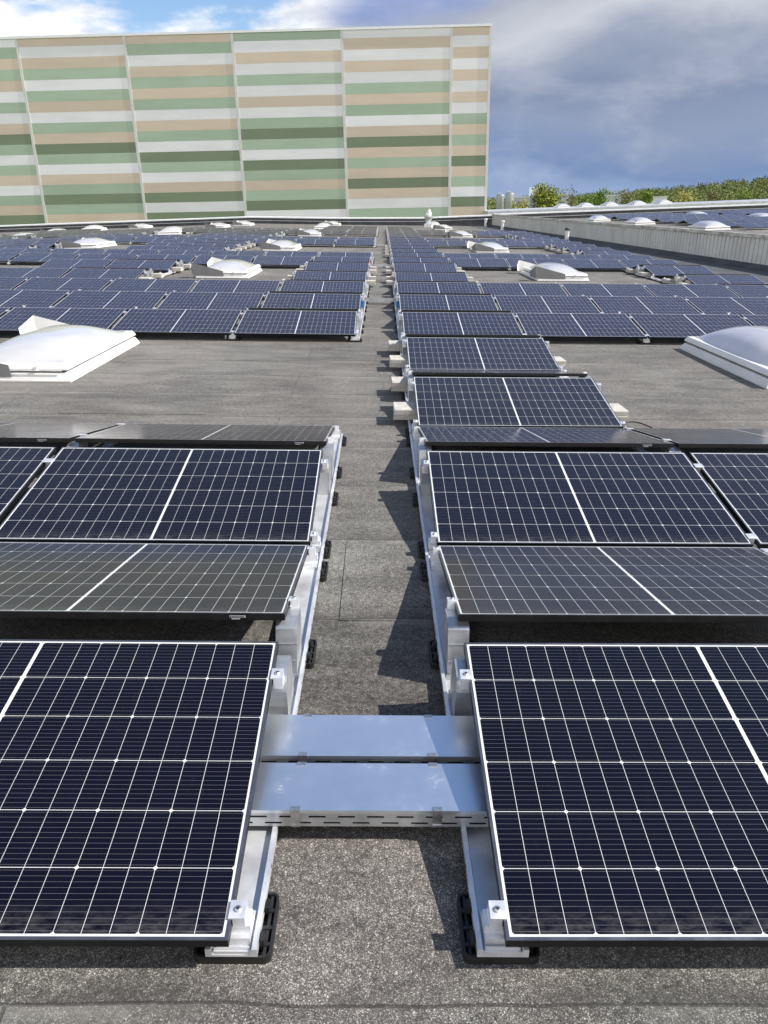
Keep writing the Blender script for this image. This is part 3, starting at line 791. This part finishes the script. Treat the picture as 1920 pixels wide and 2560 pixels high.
# corrugated wall
y0w, y1w = 3.0, 75.9
mb = MB(); N = int((y1w - y0w) / .30)
tx = Vector((-.04024, 1, 0)).normalized()
def wz(y): return zr(12, y) + .0
for i in range(N):
    ya = y0w + i * .30
    prof = [(0, 0), (.232, 0), (.236, .09), (.296, .09), (.30, 0)]
    for (d0, o0), (d1, o1) in zip(prof, prof[1:]):
        a, c = ya + d0, ya + d1
        mb.poly([(wallx(a) + o0, a, wz(a) - .3), (wallx(c) + o1, c, wz(c) - .3), (wallx(c) + o1, c, wz(c) + .94), (wallx(a) + o0, a, wz(a) + .94)])
t = thing('dividing_wall', 'pale corrugated wall with stained coping along the right roof edge', 'wall')
obj('cladding', mb.mesh('wall_cladding', ['cladding']), t)
mb = MB()
for i in range(15):
    a = y0w + (y1w - y0w) * i / 15; c = y0w + (y1w - y0w) * (i + 1) / 15
    for (x0, x1, z0, z1) in ((-.06, .42, .945, 1.06),):
        A = [(wallx(a) + x0, a + .004, wz(a) + z0), (wallx(a) + x1, a + .004, wz(a) + z0), (wallx(a) + x1, a + .004, wz(a) + z1 - .02), (wallx(a) + x0, a + .004, wz(a) + z1)]
        B = [(wallx(c) + x0, c - .004, wz(c) + z0), (wallx(c) + x1, c - .004, wz(c) + z0), (wallx(c) + x1, c - .004, wz(c) + z1 - .02), (wallx(c) + x0, c - .004, wz(c) + z1)]
        mb.prism(A, B)
obj('coping', fixn(mb.mesh('wall_coping', ['old_coping'])), t)
mb = MB()
A = [(wallx(y0w) + .06, y0w, wz(y0w) - .4), (wallx(y0w) + .36, y0w, wz(y0w) - .4), (wallx(y0w) + .36, y0w, wz(y0w) + .93), (wallx(y0w) + .06, y0w, wz(y0w) + .93)]
B = [(wallx(y1w) + .06, y1w, wz(y1w) - .4), (wallx(y1w) + .36, y1w, wz(y1w) - .4), (wallx(y1w) + .36, y1w, wz(y1w) + .93), (wallx(y1w) + .06, y1w, wz(y1w) + .93)]
mb.prism(A, B); obj('core', fixn(mb.mesh('wall_core', ['cladding'])), t)
mb = MB()
A = [(wallx(y0w) - .30, y0w, wz(y0w) - .02), (wallx(y0w) - .004, y0w, wz(y0w) - .02), (wallx(y0w) - .004, y0w, wz(y0w) + .12)]
B = [(wallx(y1w) - .30, y1w, wz(y1w) - .02), (wallx(y1w) - .004, y1w, wz(y1w) - .02), (wallx(y1w) - .004, y1w, wz(y1w) + .12)]
mb.prism(A, B); obj('upstand', fixn(mb.mesh('wall_upstand', ['upstand'])), t)

# roof fan
x, y = 4.36, 70.6
t = thing('roof_fan', 'tall pale metal roof fan with stacked cones near the parapet', 'roof fan', (x, y, zr(x, y)))
mb = MB(); mb.box(-.36, .36, -.36, .36, 0, .30); obj('base', mb.mesh('fan_base', ['vent_metal']), t)
mb = MB(); mb.lathe([(.20, .30), (.20, .48), (.26, .56), (.36, .80), (.37, .86), (.30, .86)], seg=24); obj('bowl', fixn(mb.mesh('fan_bowl', ['vent_metal'])), t)
mb = MB(); mb.lathe([(.29, .861), (.30, .95), (.26, 1.15), (.17, 1.36), (.15, 1.40)], seg=24); obj('cone', fixn(mb.mesh('fan_cone', ['vent_metal'])), t)
mb = MB(); mb.lathe([(.11, 1.401), (.11, 1.50), (.14, 1.50), (.14, 1.54)], seg=20); obj('cap', fixn(mb.mesh('fan_cap', ['steel'])), t)
for x, y, l, dk in ((9.82, 74.6, 'short white vent pipe at the parapet corner', False), (9.99, 65.5, 'white vent pipe before the far end of the wall', False), (10.75, 46.2, 'white vent pipe with black cap beside the corrugated wall', True)):
    t = thing('vent_pipe', l, 'vent pipe', (x, y, zr(x, y)), 'vent pipes along the wall')
    mb = MB(); mb.lathe([(.17, 0), (.12, .05), (.115, .55), (.10, .56)], seg=16); obj('pipe', fixn(mb.mesh('vent_pipe', ['pipe_white'])), t)
    mb = MB(); mb.lathe([(.10, .561), (.16, .57), (.16, .66), (.13, .70)], seg=16); obj('cap', fixn(mb.mesh('vent_cap', ['cap_dark' if dk else 'pipe_white'])), t)

# ------------------------------------------------------------------ gravity frame: striped building, country
DB, PHI = 90., R(2.0)
def fac(s, off=0., z=0.):       # s metres along the facade, off metres behind it
    return (DB * math.sin(PHI) + s * math.cos(PHI) + off * math.sin(PHI), DB * math.cos(PHI) - s * math.sin(PHI) + off * math.cos(PHI), z)
BC = {'W': 0, 'T': 1, 'G': 2, 'D': 3}
COLS = ['WTGTGTWGTDWGTWGDTG', 'WGTGTWGWTDGWGTWGTD', 'TWTGWGTWGTDGWTGDGT', 'TGWTGTGWTGWDGWTDWD', 'GWTWGWTWGDGWDGTGDW', 'WTWTWGTGWTDTGTDTWG', 'TWTWTWTWGTGTDTGWDT']
SE = [-.6920, -.5678, -.4438, -.3196, -.1962, -.0718, .0517, .0949]
HT = .1903 * DB
b_ = thing('warehouse_building', 'huge windowless warehouse clad in white, sand, pale and dark green horizontal stripes', 'building', rf=False)
mb = MB()
for c in range(7):
    s0, s1 = SE[c] * DB, SE[c + 1] * DB
    z1 = HT - .22
    for r in range(28):
        h = .74 if r == 0 else 1.005
        z0 = z1 - h
        ch = COLS[c][r] if r < 18 else 'WTGD'[(r * 3 + c) % 4]
        mb.prism([fac(s0, 0, z0 + .006), fac(s1, 0, z0 + .006), fac(s1, .04, z0 + .006), fac(s0, .04, z0 + .006)], [fac(s0, 0, z1), fac(s1, 0, z1), fac(s1, .04, z1), fac(s0, .04, z1)], BC[ch])
        z1 = z0
obj('facade', mb.mesh('facade', ['f_white', 'f_tan', 'f_green', 'f_dark']), b_)
def fbox(mb, s0, s1, o0, o1, z0, z1, mi=0):
    mb.prism([fac(s0, o0, z0), fac(s1, o0, z0), fac(s1, o1, z0), fac(s0, o1, z0)], [fac(s0, o0, z1), fac(s1, o0, z1), fac(s1, o1, z1), fac(s0, o1, z1)], mi)
mb = MB(); fbox(mb, SE[0] * DB, SE[-1] * DB - .02, .05, 40, -11, HT - .23); obj('body', fixn(mb.mesh('warehouse_body', ['far_grey'])), b_)
for c in range(1, 7):
    mb = MB(); fbox(mb, SE[c] * DB - .14, SE[c] * DB + .14, -.04, -.003, -11, HT - .22); obj('joint_trim', fixn(mb.mesh('joint_trim', ['f_trim'])), b_)
mb = MB(); fbox(mb, SE[-1] * DB - .10, SE[-1] * DB + .16, -.06, .3, -11, HT - .22); obj('corner_trim', fixn(mb.mesh('corner_trim', ['f_trim'])), b_)
mb = MB(); fbox(mb, SE[0] * DB, SE[-1] * DB + .20, -.10, .4, HT - .215, HT); obj('coping', fixn(mb.mesh('facade_coping', ['coping_white'])), b_)

def hill(x, y):
    d = math.hypot(x, y); az = math.degrees(math.atan2(x, y))
    t_ = .0140 + max(0, min(1, (az - 10) / 16)) ** 1.5 * .0165
    if d < 300: return -11.
    k = min(1, (d - 300) / 420); k = k * k * (3 - 2 * k)
    z = -11 + k * (t_ * 720 - 13 + 11)
    if d > 720: z += (d - 720) * t_ * .9
    return z
mb = MB()
rr = [0.1, 60, 150, 300, 340, 380, 430, 480, 540, 600, 660, 720, 850, 1100, 2500, 5000]
aa = list(range(-180, 181, 5)); aa = [a for a in aa if a < -10 or a > 45] + list(range(-10, 46, 3)); aa = sorted(set(aa))
idx = {}
for i, d in enumerate(rr):
    for j, a in enumerate(aa):
        x, y = d * math.sin(R(a)), d * math.cos(R(a)); idx[i, j] = len(mb.v); mb.v.append((x, y, hill(x, y) if d < 2000 else -20 if d > 3000 else hill(x, y) * .6))
for i in range(len(rr) - 1):
    for j in range(len(aa) - 1):
        mb.f.append((idx[i, j], idx[i, j + 1], idx[i + 1, j + 1], idx[i + 1, j])); mb.mi.append(0)
struct(obj('ground', mb.mesh('ground', ['meadow'], True), rf=False))

def leaves(mb, c, rad, n, size, rng, mi=0, cone=False):
    for _ in range(n):
        while True:
            p = Vector((rng.uniform(-1, 1), rng.uniform(-1, 1), rng.uniform(-1, 1)))
            l = p.length
            if .35 < l < 1: break
        if cone: k = .5 - .5 * p.z; p = Vector((p.x * k * 1.2, p.y * k * 1.2, p.z))
        q = Vector((c[0] + p.x * rad[0], c[1] + p.y * rad[1], c[2] + p.z * rad[2]))
        a = (p.normalized() * 1.1 + Vector((rng.gauss(0, .6), rng.gauss(0, .6), rng.gauss(0, .6)))).normalized(); b2 = a.orthogonal().normalized()
        b2.rotate(Matrix.Rotation(rng.uniform(0, 6.28), 3, a)); c2 = a.cross(b2); s = size * rng.uniform(.6, 1.3)
        mb.poly([q - b2 * s, q + c2 * s * .6, q + b2 * s, q - c2 * s * .6], mi)
# far woods on the slope: one mass
rng = random.Random(3); mb = MB()
cnt = 0
while cnt < 2700:
    az = rng.uniform(4, 32); d = rng.uniform(310, 760) if rng.random() < .8 else rng.uniform(300, 420)
    x, y = d * math.sin(R(az)), d * math.cos(R(az))
    if az < 9.5 and d < 400: continue
    z = hill(x, y); h = rng.uniform(8, 12.5); r = rng.uniform(3.0, 5.4)
    pine = d > 640 and az > 18 and rng.random() < .75
    if pine: leaves(mb, (x, y, z + h * .5), (r * .8, r * .8, h * .45), 80, .5, rng, 1, True)
    else:
        for _ in range(3): leaves(mb, (x + rng.uniform(-1, 1) * r * .5, y + rng.uniform(-1, 1) * r * .5, z + h * rng.uniform(.42, .72)), (r * .75, r * .75, h * .30), 34, .55, rng, 0)
    cnt += 1
struct(obj('forest', mb.mesh('forest', ['leaf_forest', 'leaf_pine']), rf=False), 'stuff')

def tree(az, d, top_tan, width, m_, label, lobes=7, dens=230, leaf=.34, bare=False):
    x, y = d * math.sin(R(az)), d * math.cos(R(az)); top = (top_tan + .0055) * d; base = -11.
    h = top - base; rng = random.Random(int(az * 1000))
    t = thing('tree', label, 'tree', (x, y, base), 'trees behind the roof edge', rf=False)
    mb = MB(); seg = 7
    prof = [(.32, 0), (.25, h * .2), (.18, h * .5), (.06, h * .9)]
    mb.lathe(prof, seg=seg)
    for k in range(9):
        a = rng.uniform(0, 6.28); z0 = h * rng.uniform(.25, .7); L = width * .42; dz = h * .16
        dx_, dy_ = math.cos(a) * L, math.sin(a) * L
        mb.prism([(-.07, 0, z0), (.07, 0, z0), (0, .07, z0 + .1)], [(dx_ - .02, dy_, z0 + dz), (dx_ + .02, dy_, z0 + dz), (dx_, dy_ + .02, z0 + dz + .04)])
    obj('trunk', fixn(mb.mesh('trunk', ['bark'])), t)
    mb = MB()
    for k in range(lobes):
        a = rng.uniform(0, 6.28); q = rng.uniform(.1, 1) ** .5 * width * .27
        zz_ = h * rng.uniform(.40, .88)
        sh_ = 1.15 - .55 * abs(zz_ / h - .55)
        leaves(mb, (math.cos(a) * q, math.sin(a) * q, zz_), (width * .25 * sh_, width * .25 * sh_, h * .14), dens // 2 if bare else dens, leaf, rng)
    leaves(mb, (0, 0, h * .88), (width * .15, width * .15, h * .12), dens // 3, leaf, rng)
    obj('crown', mb.mesh('crown', [m_]), t)
tree(11.15, 150, .0195, 5.4, 'leaf_yellow', 'big upright yellow-green tree beside the white tower building', 18, 260, .2)
tree(11.95, 152, .0186, 3.6, 'leaf_yellow', 'slimmer yellow-green tree joined to the big yellow-green one', 10, 240, .2)
tree(9.35, 145, .0040, 3.6, 'leaf_willow', 'low pale yellow willow in front of the long grey hall', 8, 240, .17)
tree(10.0, 146, .0030, 3.0, 'leaf_willow', 'smaller pale willow right beside the yellow willow', 7, 220, .17)
tree(13.2, 170, .0180, 5.6, 'leaf_brown', 'half-bare brownish tree with budding twigs', 13, 170, .17, True)
tree(14.2, 160, .0085, 5.2, 'leaf_bright', 'fresh green bushy tree in front of the half-bare tree', 13, 240, .19)
tree(15.0, 185, .0135, 5.4, 'leaf_bright', 'tall fresh green tree beside the grey low hall', 12, 230, .2)
tree(16.7, 200, .0125, 6.6, 'leaf_brown', 'brownish loose tree in front of the grey low hall', 12, 170, .2, True)
tree(18.1, 200, .0120, 5.6, 'leaf_bright', 'upright green tree beside the small white hall', 12, 220, .2)
tree(20.3, 220, .0085, 9.0, 'leaf_willow', 'rounded yellow willow before the wooded hill', 13, 240, .22)
tree(22.0, 240, .0100, 6.6, 'leaf_brown', 'reddish brown tree before the wooded hill', 10, 180, .24, True)
tree(23.6, 230, .0080, 7.6, 'leaf_bright', 'bright green bush-like tree before the wooded hill', 11, 230, .22)
tree(26.0, 250, .0130, 7.4, 'leaf_bright', 'tree with dark green top at the right picture edge', 12, 230, .24)

def polar(az, d, z=0): return (d * math.sin(R(az)), d * math.cos(R(az)), z)
for az, d, r, top, l in ((8.42, 300, 1.4, .0150, 'thinner far steel silo at the corner of the striped warehouse'), (9.06, 296, 1.55, .0168, 'broader steel silo with bright right flank')):
    x, y, _ = polar(az, d); H = top * d + 11
    t = thing('silo', l, 'silo', (x, y, -11), 'steel silos', rf=False)
    mb = MB(); mb.lathe([(r, 0), (r, H - .8), (r * .96, H - .6)], seg=28); obj('shell', fixn(mb.mesh('silo_shell', ['silo'], True)), t)
    mb = MB(); mb.lathe([(r * .96, H - .59), (r * .3, H), (r * .1, H + .1)], seg=24); obj('cone_top', fixn(mb.mesh('silo_cone', ['silo'])), t)
    mb = MB(); mb.box(-r * .5, -r * .1, -.3, .3, H - .2, H + .35); obj('filter_box', mb.mesh('silo_filter', ['far_white']), t)
def hall(az0, az1, d, z1, label, m_='far_grey', dep=20, name='hall_building', windows=False):
    p, q = Vector(polar(az0, d)), Vector(polar(az1, d)); dirn = (q - p).normalized(); nrm = Vector((dirn.y, -dirn.x, 0)) * -1
    if nrm.y < 0: nrm = -nrm
    t = thing(name, label, 'building', tuple(p) if False else (0, 0, 0), None, rf=False)
    A = [p, q, q + nrm * dep, p + nrm * dep]
    mb = MB(); mb.prism([(v.x, v.y, -11) for v in A], [(v.x, v.y, z1) for v in A]); obj('wall', fixn(mb.mesh('hall_wall', [m_])), t)
    mb = MB(); B = [p - nrm * .2, q - nrm * .2, q + nrm * (dep + .2), p + nrm * (dep + .2)]
    mb.prism([(v.x, v.y, z1 + .01) for v in B], [(v.x, v.y, z1 + .35) for v in B]); obj('roof', fixn(mb.mesh('hall_roof', ['far_white'])), t)
    if windows:
        L = (q - p).length; k = 0.5
        while k < L - 1.4:
            a = p + dirn * k - nrm * .06; c = p + dirn * (k + 1.1) - nrm * .06
            mb = MB(); mb.prism([(a.x, a.y, z1 - 2.2), (c.x, c.y, z1 - 2.2), (c.x + nrm.x * .05, c.y + nrm.y * .05, z1 - 2.2), (a.x + nrm.x * .05, a.y + nrm.y * .05, z1 - 2.2)],
                                [(a.x, a.y, z1 - .9), (c.x, c.y, z1 - .9), (c.x + nrm.x * .05, c.y + nrm.y * .05, z1 - .9), (a.x + nrm.x * .05, a.y + nrm.y * .05, z1 - .9)])
            obj('window', fixn(mb.mesh('hall_window', ['glass_dark'])), t); k += 3.2
    return t
hall(8.9, 12.6, 310, 3.0, 'long low grey hall behind the silos', 'far_grey')
t = hall(10.35, 11.15, 318, 6.2, 'white tower block with a round cap behind the yellow-green tree', 'far_white', 8, 'tower_building')
x, y, _ = polar(10.97, 321); mb = MB(); mb.lathe([(.8, 6.56), (.8, 6.9), (1.1, 6.93), (.8, 7.2), (.2, 7.35)], (x, y), 18); obj('round_cap', fixn(mb.mesh('tower_cap', ['far_white'])), t)
hall(12.2, 13.0, 305, 3.6, 'grey hall gable seen between the two tallest trees', 'far_grey', 12)
hall(15.3, 16.4, 300, 2.9, 'grey low hall with pale roof between green trees', 'far_grey', 14)
hall(18.3, 19.3, 300, 2.0, 'small white low hall at the foot of the wooded hill', 'far_white', 12)

# ------------------------------------------------------------------ lean the roof frame
for o in ROOTS:
    o.matrix_world = TILT @ o.matrix_basis
